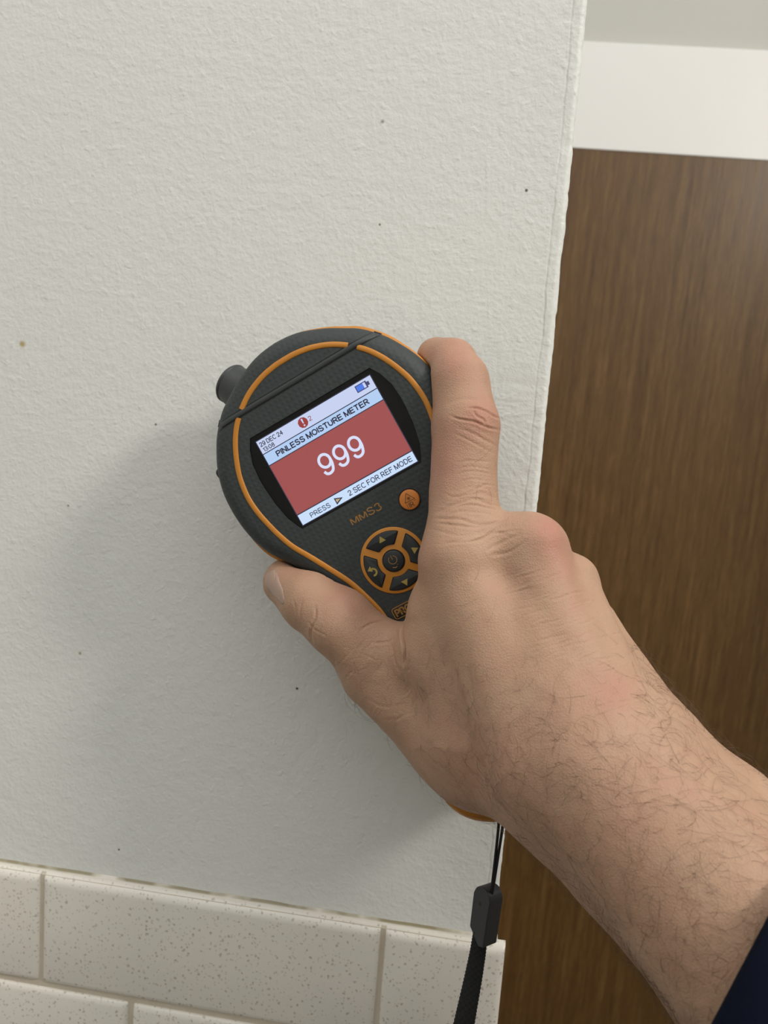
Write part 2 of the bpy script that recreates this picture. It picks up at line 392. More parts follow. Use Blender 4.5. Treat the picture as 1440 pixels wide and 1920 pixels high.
# rear housing
zb = zback(OUT[:, 1]); rs = []
for t, ins in ((0.0, 0.0008), (0.25, 0.0010), (0.6, 0.0022), (0.82, 0.0045), (0.94, 0.0075), (1.0, 0.0115)):
    P = inset(ins); rs.append([(P[k][0], P[k][1], -0.0155+t*(zb[k]+0.0155)) for k in range(len(P))])
vs, fs = rings(rs, True, False, True); o = mesh('rear_housing', vs, fs, M_dark, meter, True); o.data.set_sharp_from_angle(angle=0.6)

OUTd = OUT[::2]
def sd_outline(u, w):
    """signed distance to the outline (metres, negative inside)"""
    A = OUTd; B = np.roll(A, -1, 0); res = np.full(u.shape, 1e9); ins = np.zeros(u.shape, bool)
    for (ax, ay), (bx, by) in zip(A, B):
        ex, ey = bx-ax, by-ay; wx, wy = u-ax, w-ay
        t = np.clip((wx*ex+wy*ey)/(ex*ex+ey*ey), 0, 1)
        res = np.minimum(res, (wx-ex*t)**2+(wy-ey*t)**2)
        c = ((ay > w) != (by > w))
        if ey != 0: ins ^= c & (u < ex*(w-ay)/ey+ax)
    return np.sqrt(res)*np.where(ins, -1, 1)
def surf_z(u, w):
    d = -sd_outline(np.asarray(u, float), np.asarray(w, float)); d = np.clip(d, 0, RE)
    return -(RE-np.sqrt(np.maximum(0, RE*RE-(RE-d)**2)))
def ribbon(name, path, width, height, mat, parent, lift=0.0, closed=False):
    """a band with a rounded top laid on the shell surface along a path in mm"""
    P = np.asarray(path, float)*mm
    t = np.gradient(P, axis=0) if not closed else np.roll(P, -1, 0)-np.roll(P, 1, 0)
    t /= np.linalg.norm(t, axis=1)[:, None]; nn = np.stack([-t[:, 1], t[:, 0]], 1)
    prof = [(-1, -0.6), (-1, 0.25), (-0.75, 0.8), (0, 1.0), (0.75, 0.8), (1, 0.25), (1, -0.6)]
    rs = []
    cols = []
    for q, hh in prof:
        X = P+nn*q*width*mm/2; cols.append(np.column_stack([X, surf_z(X[:, 0], X[:, 1])+hh*height*mm+lift*mm]))
    rs = [[c_[i] for c_ in cols] for i in range(len(P))]
    if closed: rs.append(rs[0])
    vs, fs = rings(rs, False)
    return mesh(name, vs, fs, mat, parent, True)
inl = [(0, 33.3), (4, 33.15), (9.3, 32.2), (14.9, 30.1), (19.6, 27.2), (23.2, 24.1), (26, 20.8), (28.7, 16.3), (31, 11), (32.2, 6.8), (32.9, 1), (32.5, -4.5), (31.3, -10), (29.9, -14.8),
       (27.8, -20.0), (24.5, -25.5), (20.6, -32.3), (17.1, -38.8), (14.7, -45.4), (12.9, -52.4), (12.3, -62), (12.4, -80), (13.3, -98), (14.0, -110), (12.2, -117), (7, -121.0), (0, -122.2)]
ip = catmull(inl, 30); capa = ip[(ip[:, 1] > 26.75)]; rest = ip[(ip[:, 1] < 24.95)]
mir = lambda Q: (Q*[-1, 1])
ribbon('cap_inlay', np.concatenate([mir(capa)[::-1], capa[1:]]), 1.75, 0.32, M_org, meter)['label'] = 'orange inlay line on the cap'
ribbon('body_inlay', np.concatenate([rest, mir(rest)[::-1][1:]]), 1.75, 0.32, M_org, meter)['label'] = 'orange inlay line round the screen and down the handle'
def seam(name, v0, w, h, mat, lift, L=29.6):
    us = np.linspace(-L, L, 90); return ribbon(name, np.column_stack([us, np.full(90, v0)]), w, h, mat, meter, lift)
seam('cap_seam', 25.85, 1.7, 0.30, M_dark, 0.06, 29.0)
for v0, L in ((26.85, 28.4), (24.85, 30.2)): seam('seam_groove', v0, 0.34, 0.05, M_black, 0.02, L)
for sx in (1, -1):
    p0 = np.array([sx*29.5, 25.9])*mm; i = int(np.argmin(np.linalg.norm(OUT-p0, axis=1))); n_ = ON[i]; t_ = np.array([-n_[1], n_[0]])
    vs = []
    for z in (-0.0052, -0.0175):
        for q, e in ((-1, -0.002), (1, -0.002), (1, 0.0003), (-1, 0.0003)):
            c_ = OUT[i]+t_*q*0.0012+n_*e; vs.append((c_[0], c_[1], z))
    mesh('cap_hinge', vs, [(0, 1, 2, 3), (7, 6, 5, 4), (0, 4, 5, 1), (1, 5, 6, 2), (2, 6, 7, 3), (3, 7, 4, 0)], M_dark, meter)
# flared sensor socket on the back of the head, upper left, and a small plug on the left side
def lathe(name, prof, c0, axis, mat, parent, n=36):
    axis = np.array(axis, float); axis /= np.linalg.norm(axis); a_ = np.cross(axis, [0.1, 0.3, 0.9]); a_ /= np.linalg.norm(a_); b_ = np.cross(axis, a_)
    rs = [[np.array(c0)+axis*s*mm+(a_*math.cos(2*math.pi*k/n)+b_*math.sin(2*math.pi*k/n))*r*mm for k in range(n)] for s, r in prof]
    vs, fs = rings(rs, True, True, True); o = mesh(name, vs, fs, mat, parent, True); o.data.set_sharp_from_angle(angle=0.8); return o
sk = at(457, 734, 0.0235); sk = mloc(sk[None])[0]
sa = at(429, 716, 0.021)-at(457, 734, 0.0235); sa = np.array([sa@eu, sa@ev, sa@en])
lathe('sensor_socket', [(-10, 8.4), (0, 7.9), (4.0, 7.3), (5.4, 7.15), (5.6, 7.35), (6.3, 7.35), (6.8, 7.0), (7.0, 6.2), (6.6, 5.2)], sk, sa, M_dark, meter)
pk = mloc(at(418, 890, 0.036)[None])[0]
lathe('side_plug', [(-2, 2.6), (0.6, 2.6), (1.2, 2.2), (1.4, 1.2)], pk, (-1, -0.15, 0), M_black, meter)

# bezel window and the screen
bm = bmesh.new(); f = bm.faces.new([bm.verts.new((p[0], p[1], -0.0008)) for p in BZ])
bmesh.ops.triangulate(bm, faces=[f]); from_bm('screen_window', bm, M_glass, meter)
def emit(name, rgb, s=1.13): return plain(name, (0.01, 0.01, 0.01, 1), 0.18, 0.5, srgb(*rgb), s)
E_white = emit('screen_white', (196, 207, 238)); E_blue = emit('screen_title_blue', (176, 203, 240)); E_red = emit('screen_red', (156, 74, 74))
E_foot = emit('screen_footer', (199, 220, 248)); E_ink = emit('screen_ink', (38, 40, 64)); E_num = emit('screen_digits', (214, 220, 245)); E_warn = emit('screen_warning_red', (150, 52, 52))
E_bat = emit('screen_battery_blue', (70, 120, 225)); E_tan = emit('screen_tan', (186, 166, 130)); E_dkb = emit('screen_battery_outline', (58, 58, 110))
def poly(name, pts, z, mat, parent):
    bm = bmesh.new(); f = bm.faces.new([bm.verts.new((u*mm, w*mm, z*mm)) for u, w in pts]); f.normal_update()
    if f.normal.z < 0: f.normal_flip()
    bmesh.ops.triangulate(bm, faces=[f])
    me = bpy.data.meshes.new(name); bm.to_mesh(me); bm.free(); return link(name, me, mat, parent)
def rect(name, u0, u1, v0, v1, z, mat, parent): return poly(name, [(u0, v0), (u1, v0), (u1, v1), (u0, v1)], z, mat, parent)
UW, VH = 21.45, 15.45
scr = mesh('screen', [(-UW*mm-.0003, -VH*mm-.0003, -0.0007), (UW*mm+.0003, -VH*mm-.0003, -0.0007), (UW*mm+.0003, VH*mm+.0003, -0.0007), (-UW*mm-.0003, VH*mm+.0003, -0.0007)], [(0, 1, 2, 3)], E_ink, meter)
scr['label'] = 'lit screen with red reading panel'
Z1, Z2, Z3 = -0.66, -0.62, -0.58
rect('status_bar', -UW, UW, 10.95, VH, Z1, E_white, scr); rect('title_bar', -UW, UW, 6.85, 10.65, Z1, E_blue, scr)
rect('reading_panel', -UW, UW, -11.55, 6.55, Z1, E_red, scr); rect('footer_bar', -UW, UW, -VH, -11.9, Z1, E_foot, scr)

def arc(cx_, cy_, rx, ry, a0, a1, n=14): return [(cx_+rx*math.cos(math.radians(a0+(a1-a0)*k/n)), cy_+ry*math.sin(math.radians(a0+(a1-a0)*k/n))) for k in range(n+1)]
def sp(*p): return [tuple(q) for q in catmull(p, 5)]
PB = [(0, 1), (.34, 1)]+arc(.34, .73, .26, .27, 90, -90)+[(.34, .46), (0, .46)]
GL = {'P': [[(0, 0), (0, 1)], PB], 'R': [[(0, 0), (0, 1)], PB, [(.32, .46), (.64, 0)]], 'I': [[(0, 0), (0, 1)]], 'N': [[(0, 0), (0, 1)], [(0, 1), (.62, 0)], [(.62, 0), (.62, 1)]],
      'L': [[(0, 1), (0, 0)], [(0, 0), (.5, 0)]], 'E': [[(0, 0), (0, 1)], [(0, 1), (.58, 1)], [(0, .52), (.54, .52)], [(0, 0), (.6, 0)]], 'F': [[(0, 0), (0, 1)], [(0, 1), (.56, 1)], [(0, .52), (.48, .52)]],
      'S': [sp((.60, .76), (.54, .92), (.33, 1.0), (.10, .94), (.03, .76), (.12, .60), (.33, .52), (.55, .42), (.64, .25), (.55, .07), (.33, 0), (.10, .06), (0, .25))],
      'M': [[(0, 0), (0, 1)], [(0, 1), (.38, 0)], [(.38, 0), (.76, 1)], [(.76, 1), (.76, 0)]], 'O': [arc(.38, .5, .38, .5, 0, 360, 28)], 'T': [[(0, 1), (.64, 1)], [(.32, 1), (.32, 0)]],
      'U': [[(0, 1)]+arc(.31, .31, .31, .31, 180, 360)+[(.62, 1)]], 'D': [[(0, 0), (0, 1)], [(0, 1), (.28, 1)]+arc(.28, .5, .36, .5, 90, -90, 18)+[(0, 0)]], 'C': [arc(.38, .5, .38, .5, 42, 318, 24)],
      '2': [sp((.03, .71), (.09, .91), (.28, 1), (.48, .92), (.54, .73), (.46, .53), (.20, .25), (0, 0)), [(0, 0), (.56, 0)]],
      '9': [arc(.28, .67, .27, .33, 0, 360, 26), sp((.55, .67), (.54, .40), (.44, .10), (.26, 0), (.10, .04), (.02, .20))], '4': [[(.44, 0), (.44, 1)], [(.44, 1), (0, .32)], [(0, .32), (.6, .32)]],
      '1': [sp((0, .76), (.14, .85), (.26, 1)), [(.26, 1), (.26, 0)]], '0': [arc(.28, .5, .28, .5, 0, 360, 28)], '8': [arc(.28, .76, .22, .24, 0, 360, 20), arc(.28, .27, .28, .27, 0, 360, 20)],
      '3': [sp((.02, .77), (.09, .93), (.27, 1), (.47, .92), (.50, .73), (.40, .57), (.22, .53)), sp((.22, .53), (.45, .47), (.55, .28), (.46, .07), (.26, 0), (.08, .06), (0, .25))],
      ':': [[(0, .08), (0, .16)], [(0, .62), (0, .70)]]}
def text(name, s, u0, u1, v0, v1, z, mat, parent, w=.13):
    """lettering in plain strokes of width w (share of the capital height), fitted to the box in mm"""
    st, x = [], 0.0
    for ch in s:
        if ch == ' ': x += .34; continue
        g_ = GL[ch]; wd = max(p[0] for q in g_ for p in q)
        st += [[(p[0]+x, p[1]) for p in q] for q in g_]; x += wd+.24
    xm = max(p[0] for q in st for p in q); hw = (v1-v0)*w/2; vs, fs = [], []
    for q in st:
        P = np.array([(u0+hw+p[0]/xm*(u1-u0-2*hw), v0+hw+p[1]*(v1-v0-2*hw)) for p in q])
        shut = np.linalg.norm(P[0]-P[-1]) < 1e-6
        t = np.gradient(P, axis=0)
        if shut: t[0] = t[-1] = P[1]-P[-2]
        t /= np.linalg.norm(t, axis=1)[:, None]
        if not shut and len(P) == 2: P = P+np.array([-1, 1])[:, None]*t*hw*.6
        n2 = np.stack([-t[:, 1], t[:, 0]], 1)*hw; o0 = len(vs)
        for p, n_ in zip(P, n2): vs += [(*((p+n_)*mm), z*mm), (*((p-n_)*mm), z*mm)]
        fs += [(o0+2*k, o0+2*k+1, o0+2*k+3, o0+2*k+2) for k in range(len(P)-1)]
    return mesh(name, vs, fs, mat, parent)
text('date_text', '29 DEC 24', -20.9, -12.1, 13.2, 14.75, Z2, E_ink, scr, 0.16)
text('time_text', '13:08', -20.7, -16.4, 11.3, 12.75, Z2, E_ink, scr, 0.16)
text('title_text', 'PINLESS MOISTURE METER', -17.5, 17.2, 7.75, 9.75, Z2, E_ink, scr, 0.20)
text('reading_text', '999', -7.1, 8.9, -5.6, 1.75, Z2, E_num, scr, .125)
text('press_text', 'PRESS', -17.7, -10.2, -14.75, -13.1, Z2, E_ink, scr, 0.145)
text('hint_text', '2 SEC FOR REF MODE', -3.2, 20.3, -14.65, -12.85, Z2, E_ink, scr, 0.145)
poly('hint_triangle', [(-8.15, -12.75), (-5.3, -13.85), (-8.15, -15.1)], Z2, E_ink, scr); poly('hint_triangle_fill', [(-7.8, -13.3), (-6.2, -13.85), (-7.8, -14.5)], Z3, E_tan, scr)
cir = lambda cu_, cv_, r, n=24, a0=0.0: [(cu_+r*math.cos(a0+2*math.pi*k/n), cv_+r*math.sin(a0+2*math.pi*k/n)) for k in range(n)]
poly('warning_disc', cir(-4.7, 13.2, 1.75, 10, .3), Z2, E_warn, scr)
poly('warning_mark', [(-4.95, 14.5), (-4.35, 14.5), (-4.5, 12.9), (-4.85, 12.9)], Z3, E_white, scr); rect('warning_mark_dot', -4.95, -4.4, 12.0, 12.5, Z3, E_white, scr)
text('warning_count', '2', -2.6, -1.5, 12.5, 14.1, Z2, E_warn, scr, 0.13)
rect('battery_outline', 15.4, 19.4, 12.45, 14.75, Z2, E_dkb, scr); rect('battery_cap', 19.4, 20.2, 13.0, 14.2, Z2, E_dkb, scr)
rect('battery_empty', 18.1, 18.9, 12.75, 14.45, Z3, E_white, scr); rect('battery_charge', 15.7, 18.1, 12.75, 14.45, Z3, E_bat, scr)

# buttons and prints below the screen
def pill(name, pts, z0, z1, bev, mat, parent):
    """a raised button: outline in mm, from z0 up to z1 with a rounded rim"""
    P = np.array(pts, float); c_ = P.mean(0); n2 = normals2(P)
    if ((P-c_)*n2).sum() < 0: n2 = -n2
    rs = [[(p[0]*mm, p[1]*mm, z*mm) for p in P-n2*i] for i, z in ((0, z0), (0, z1-bev), (bev*0.3, z1-bev*0.3), (bev, z1))]
    vs, fs = rings(rs, True, False, False); n_ = len(P); top_ = list(range(3*n_, 4*n_))
    fs.append(tuple(top_)); o = mesh(name, vs, fs, mat, parent, True)
    bm = bmesh.new(); bm.from_mesh(o.data); bmesh.ops.recalc_face_normals(bm, faces=bm.faces[:]); bmesh.ops.triangulate(bm, faces=[f for f in bm.faces if len(f.verts) > 4]); bm.to_mesh(o.data); bm.free()
    o.data.set_sharp_from_angle(angle=0.9); return o
IU, IV = 13.4, -24.9
poly('button_surround', cir(IU, IV, 3.75, 32), 0.02, M_black, meter)
ir = pill('laser_button', cir(IU, IV, 3.25, 36), -0.3, 0.9, 0.35, M_btn, meter); ir['label'] = 'round orange button'
zi = 0.93
def stroke(name, pts, w, z, mat, parent, closed=False):
    P = np.array(pts, float)
    if closed: t = np.roll(P, -1, 0)-np.roll(P, 1, 0)
    else: t = np.gradient(P, axis=0)
    t /= np.linalg.norm(t, axis=1)[:, None]; n2 = np.stack([-t[:, 1], t[:, 0]], 1)
    rs = [[(*((p+n_*w/2)*mm), z*mm), (*((p-n_*w/2)*mm), z*mm)] for p, n_ in zip(P, n2)]
    if closed: rs.append(rs[0])
    vs, fs = rings(rs, False); return mesh(name, vs, fs, mat, parent)
tri_ = np.array([(0.0, 2.35), (-1.7, -0.35), (1.7, -0.35)])+[IU, IV]
stroke('laser_symbol', [tri_[0], tri_[1]], 0.22, zi, M_iprint, ir); stroke('laser_symbol', [tri_[1], tri_[2]], 0.22, zi, M_iprint, ir); stroke('laser_symbol', [tri_[2], tri_[0]], 0.22, zi, M_iprint, ir)
poly('laser_symbol', cir(IU, IV+0.55, 0.42, 12), zi, M_iprint, ir)
for k in range(4):
    q = k*math.pi/4; stroke('laser_symbol', [(IU-0.8*math.cos(q), IV+.55-.8*math.sin(q)), (IU+.8*math.cos(q), IV+.55+.8*math.sin(q))], 0.11, zi+.01, M_iprint, ir)
text('button_text', 'IR', IU-0.95, IU+0.75, IV-2.45, IV-0.75, zi, M_iprint, ir, 0.16)
stroke('laser_symbol', [(IU-1.5, IV-2.4), (IU-1.5, IV-0.8)], 0.15, zi, M_iprint, ir); stroke('laser_symbol', [(IU+1.0, IV-.85), (IU+1.9, IV-0.85)], 0.15, zi, M_iprint, ir)
text('model_text', 'MMS3', -6.9, 4.3, -23.35, -20.75, 0.03, M_oprint, meter, 0.14)
KU, KV = -0.7, -39.6
kp = pill('keypad', cir(KU, KV, 10.9, 72), -0.3, 0.45, 0.3, M_org, meter); kp['label'] = 'orange keypad disc'
def key_pts(mid):
    """annular sector with parallel spokes either side and rounded corners"""
    g, r0, r1 = 1.15, 5.25, 9.85; h1 = math.pi/4-math.asin(g/r1); h0 = math.pi/4-math.asin(g/r0)
    A = [(r1*math.cos(mid+h1*t), r1*math.sin(mid+h1*t)) for t in np.linspace(-1, 1, 15)]
    B = [(r0*math.cos(mid+h0*t), r0*math.sin(mid+h0*t)) for t in np.linspace(1, -1, 9)]
    P = np.array(A+B); Q = []
    corners = {0, 14, 15, 23}
    for i in range(len(P)):
        if i in corners:
            p0, p1, p2 = P[i-1], P[i], P[(i+1) % len(P)]
            d0 = (p0-p1)/np.linalg.norm(p0-p1); d2 = (p2-p1)/np.linalg.norm(p2-p1); e = 0.42
            for t in (0, .33, .66, 1):
                Q.append((1-t)**2*(p1+d0*e)+2*t*(1-t)*p1+t*t*(p1+d2*e))
        else: Q.append(P[i])
    return np.array(Q)+[KU, KV]
for k, mid in enumerate((math.pi/2, 0.0, -math.pi/2, math.pi)):
    poly('key_gap', (key_pts(mid)-[KU, KV])*1.0+[KU, KV], 0.47, M_black, kp)
    K = key_pts(mid); c_ = K.mean(0); b_ = pill('key', c_+(K-c_)*0.94, 0.2, 1.0, 0.28, M_key, kp)
    cu_, cv_ = KU+7.75*math.cos(mid), KV+7.75*math.sin(mid)
    if k < 3: poly('arrow_print', [(cu_+1.35*math.cos(mid+q), cv_+1.35*math.sin(mid+q)) for q in (0, 2.094, 4.189)], 1.03, M_print, kp)
    else:
        arc = [(cu_+0.1+1.15*math.cos(q), cv_-0.1+1.15*math.sin(q)) for q in np.linspace(-1.9, 1.5, 14)]
        stroke('return_print', arc, 0.62, 1.03, M_print, kp)
        poly('return_print', [(cu_-1.35, cv_+1.0), (cu_+0.1, cv_+2.1), (cu_+0.2, cv_+0.1)], 1.03, M_print, kp)
poly('key_gap', cir(KU, KV, 3.75, 32), 0.47, M_black, kp)
pill('power_key', cir(KU, KV, 3.4, 36), 0.2, 1.25, 0.4, M_key, kp)
stroke('power_print', [(KU+1.35*math.cos(q), KV+0.45+1.35*math.sin(q)) for q in np.linspace(math.pi/2+.5, math.pi*2.5-.5, 26)], 0.2, 1.28, M_oprint, kp)
stroke('power_print', [(KU, KV+.5), (KU, KV+2.0)], 0.2, 1.28, M_oprint, kp)
stroke('power_print', [(KU-1.2, KV-1.7), (KU-.3, KV-2.2), (KU+.3, KV-2.0)], 0.25, 1.28, M_oprint, kp); poly('power_print', cir(KU+.75, KV-1.55, .14, 10), 1.28, M_oprint, kp)
# the maker's badge at the head of the handle
def rrect(u0, u1, v0, v1, r, n=6):
    out = []
    for cx_, cy_, q0 in ((u1-r, v1-r, 0), (u0+r, v1-r, math.pi/2), (u0+r, v0+r, math.pi), (u1-r, v0+r, 1.5*math.pi)):
        for k in range(n+1): out.append((cx_+r*math.cos(q0+k*math.pi/2/n), cy_+r*math.sin(q0+k*math.pi/2/n)))
    return out
bd = pill('badge', rrect(-9.9, 9.2, -57.4, -53.0, 1.1), -0.2, 0.12, 0.1, M_black, meter)
stroke('badge_frame', rrect(-9.55, 8.85, -57.05, -53.35, 0.9), 0.3, 0.16, M_oprint, bd, True)
text('badge_text', 'PROTIMETER', -8.9, 8.2, -56.5, -53.9, 0.16, M_oprint, bd, 0.20)

# ------------------------------------------------------------------ wrist strap hanging from the meter
strap = bpy.data.objects.new('wrist_strap', None); COL.objects.link(strap)
strap.location = tuple(at(905, 1720, 0.047))
tag(strap, 'black wrist strap with cord and plastic slider hanging below the hand', 'strap')
def local(o, P): return [np.array(p)-np.array(o.location) for p in P]
M_cord = plain('black_cord', (0.006, 0.006, 0.007, 1), 0.7)
a = N('black_slider_plastic'); v = a.obj(); a.set(Base_Color=(0.020, 0.021, 0.023, 1), Roughness=a.math('ADD', .32, a.math('MULTIPLY', a.noise(v, 400, 2), .2))); M_slider = a.m
a = N('black_woven_webbing'); v = a.obj(); wv = a.n('ShaderNodeTexChecker'); a.l(v, wv.inputs[0]); wv.inputs['Scale'].default_value = 900
a.set(Base_Color=a.mix(wv.outputs['Fac'], (0.004, 0.004, 0.0045, 1), (0.009, 0.009, 0.010, 1)), Roughness=0.9, Normal=a.bump(wv.outputs['Fac'], .5, .0004)); M_web = a.m
end_p = MO + (eu*0.001 + ev*(-0.1315) + en*(-0.013))*MK
for (x1, x2, x3) in ((935, 929, 921.5), (943, 934, 924)):
    path = catmull([end_p, at(x1+1, 1512, 0.047), at(x1, 1545, 0.047), at(x2, 1605, 0.0465), at(x3, 1668, 0.046), at(x3-5, 1690, 0.046)], 6)
    vs, fs = tube(local(strap, path), 0.00050, 8); mesh('cord', vs, fs, M_cord, strap, True)
# slider: a rounded block turned so that one corner faces the camera
top_, bot_ = at(917, 1668, 0.046), at(903, 1772, 0.048)
axz = top_-bot_; Ls = np.linalg.norm(axz); axz /= Ls
q = math.radians(40); vw = CPOS-top_; vw -= axz*(vw@axz); vw /= np.linalg.norm(vw); sd = np.cross(axz, vw)
sd = -sd if sd@CR < 0 else sd
f1 = vw*math.cos(q)-sd*math.sin(q); f2 = vw*math.sin(q)+sd*math.cos(q)      # outward normals of left and right visible faces
w1, w2 = 0.0076, 0.0070                                                      # width of left face runs along f2
bm = bmesh.new()
prof = []
for t in np.linspace(math.pi, 0, 13): prof.append((math.cos(t)*w1/2, Ls-w1*0.45+math.sin(t)*w1*0.45))
prof += [(w1/2, 0.0002), (w1*0.18, -0.0006), (-w1/2, 0.0042)]
cor = bot_+vw*(-0.0030)
A = [bm.verts.new(tuple(np.array(cor)-np.array(strap.location)+f2*x+axz*z+f1*w2/2)) for x, z in prof]
B = [bm.verts.new(tuple(np.array(cor)-np.array(strap.location)+f2*x+axz*z-f1*w2/2)) for x, z in prof]
bm.faces.new(A); bm.faces.new(B[::-1])
for k in range(len(A)): bm.faces.new((A[k], B[k], B[(k+1) % len(A)], A[(k+1) % len(A)]))
bmesh.ops.bevel(bm, geom=bm.edges[:], offset=0.0007, segments=2, profile=0.5, affect='EDGES', clamp_overlap=True)
sl = from_bm('slider', bm, M_slider, strap, False); sl['label'] = 'black plastic slider'
hc = cor-np.array(strap.location)+f1*(w2/2+0.00005)+axz*(Ls*0.70)-f2*0.0002
vs = [hc+(f2*math.cos(2*math.pi*k/16)*0.62+axz*math.sin(2*math.pi*k/16)*1.0)*0.00075 for k in range(16)]
mesh('slider_hole', vs+[v_-f1*0.0003 for v_ in vs], [tuple(range(16))]+[(k, (k+1) % 16, 16+(k+1) % 16, 16+k) for k in range(16)], M_black, sl)
# webbing below the slider
ctr = catmull([at(901, 1748, 0.046), at(896, 1785, 0.046), at(888, 1830, 0.047), at(878, 1880, 0.049), at(868, 1930, 0.051), at(852, 2010, 0.054), at(838, 2100, 0.058)], 14)
n_ = len(ctr); rs = []
for i, p in enumerate(ctr):
    w = (0.0026+0.0012*min(1, i/60)); t = ctr[min(i+1, n_-1)]-ctr[max(i-1, 0)]; t /= np.linalg.norm(t); s_ = np.cross(t, CPOS-p); s_ /= np.linalg.norm(s_); b_ = np.cross(t, s_)
    rib = 0.00010*(1 if i % 2 else -1); w += rib
    rs.append([p+s_*w*x+b_*0.0007*y for x, y in ((-1, 0), (-.8, 1), (-.3, 1.1+(.3 if i % 2 else 0)), (.3, 1.1+(0 if i % 2 else .3)), (.8, 1), (1, 0), (.8, -1), (-.8, -1))])
rs = [local(strap, r) for r in rs]; vs, fs = rings(rs, True, True, True); mesh('webbing', vs, fs, M_web, strap, True)

# ------------------------------------------------------------------ the person: forearm, hand, sleeve
person = bpy.data.objects.new('person', None); COL.objects.link(person)
person.location = tuple(at(1480, 1900, 0.115))
PL = np.array(person.location)
tag(person, "person's bare hairy right forearm and hand gripping the meter, navy sleeve at the elbow end", 'person')

def J(px, py, g, rpx):
    return (*at(px, py, g), rpx*depth_at(px, py, g)/FPX)
#HAND-BEGIN
CH = {}                                            # chains of (px, py, gap from wall, radius in px)
CH['palm'] = [[(1010, 1420, .086, 98), (858, 1060, .067, 66)],
              [(1080, 1400, .090, 102), (996, 1040, .066, 56)],
              [(1146, 1388, .086, 98), (1064, 1094, .059, 50)],
              [(1196, 1384, .078, 97), (1106, 1172, .048, 47)],
              [(900, 1360, .066, 100), (834, 1142, .062, 66)],
              [(898, 1400, .056, 104), (716, 1256, .049, 74)],
              [(1050, 1470, .080, 106), (876, 1384, .052, 96)],
              [(900, 1010, .062, 48), (985, 1020, .064, 50)],
              [(744, 1222, .052, 44), (810, 1222, .062, 60)],
              [(1042, 1488, .078, 99), (1285, 1738, .092, 111), (1420, 1920, .102, 126)],
              [(1236, 1440, .078, 101), (1345, 1540, .084, 116), (1428, 1630, .090, 134), (1565, 1795, .100, 150)],
              [(1140, 1468, .089, 150), (1350, 1690, .107, 180), (1490, 1860, .118, 205)]]
CH['thumb'] = [[(726, 1250, .051, 66), (638, 1166, .052, 65), (583, 1124, .048, 58), (537, 1092, .042, 44)]]
CH['index'] = [[(862, 1040, .067, 68), (868, 930, .058, 61), (873, 800, .052, 63), (862, 715, .047, 53), (845, 684, .039, 48), (820, 672, .033, 40)]]
CH['middle'] = [[(1005, 1025, .063, 50), (982, 1045, .042, 47), (958, 1065, .020, 44), (900, 1080, .0105, 42), (850, 1095, .0105, 39)]]
CH['ring'] = [[(1070, 1095, .057, 46), (1045, 1125, .038, 45), (1015, 1150, .019, 43), (950, 1170, .0105, 41), (890, 1190, .0105, 38)]]
CH['pinky'] = [[(1105, 1180, .047, 42), (1080, 1210, .033, 41), (1050, 1240, .018, 39), (1000, 1260, .0105, 37), (950, 1275, .0105, 33)]]
#HAND-END
CHM = {k: [[J(*j) for j in c] for c in cs] for k, cs in CH.items()}

def sd_chain(P, c):
    best = None
    for a_, b_ in zip(c[:-1], c[1:]):
        a3, b3 = np.array(a_[:3], np.float32), np.array(b_[:3], np.float32); ba = b3-a3
        pa = P-a3; h = np.clip(pa@ba/float(ba@ba), 0, 1)
        d = np.sqrt(((pa-h[:, None]*ba)**2).sum(1))-(a_[3]+(b_[3]-a_[3])*h)
        best = d if best is None else smin(best, d, 0.003)
    return best
def smin(a_, b_, k):
    h = np.maximum(k-np.abs(a_-b_), 0)/k
    return np.minimum(a_, b_)-h*h*h*k/6
def sd_meter(P):
    d = (P-MO.astype(np.float32))/np.float32(MK); u, w, n = d@eu.astype(np.float32), d@ev.astype(np.float32), d@en.astype(np.float32)
    d2 = np.full(len(P), 1.0, np.float32); near = (np.abs(u) < 0.055) & (w < 0.055) & (w > -0.15)
    if near.any(): d2[near] = sd_outline(u[near].astype(float), w[near].astype(float))
    zbk = zback(w); zc, hz = zbk/2, -zbk/2; r = RE
    q1, q2 = d2+r-0.0002, np.abs(n-zc)-hz+r-0.0003
    return np.minimum(np.maximum(q1, q2), 0)+np.sqrt(np.maximum(q1, 0)**2+np.maximum(q2, 0)**2)-r      # (in the meter's own units; MK is close to 1)
def sd_hand(P):
    P = P.astype(np.float32)
    palm = None
    for c in CHM['palm']:
        d = sd_chain(P, c); palm = d if palm is None else smin(palm, d, 0.012)
    th = smin(palm, sd_chain(P, CHM['thumb'][0]), 0.010)
    res = th
    for f_, k in (('index', 0.010), ('middle', 0.009), ('ring', 0.009), ('pinky', 0.009)):
        res = smin(res, smin(palm, sd_chain(P, CHM[f_][0]), k), 0.0015)
    m = -sd_meter(P)+0.00015
    h = np.maximum(0.0012-np.abs(res-m), 0)/0.0012
    res = np.maximum(res, m)+h*h*h*0.0012/6
    wl_ = P[:, 1]+0.0012                              # stay off the wall
    return np.where(P[:, 0] < XE+0.004, np.maximum(res, wl_), res)

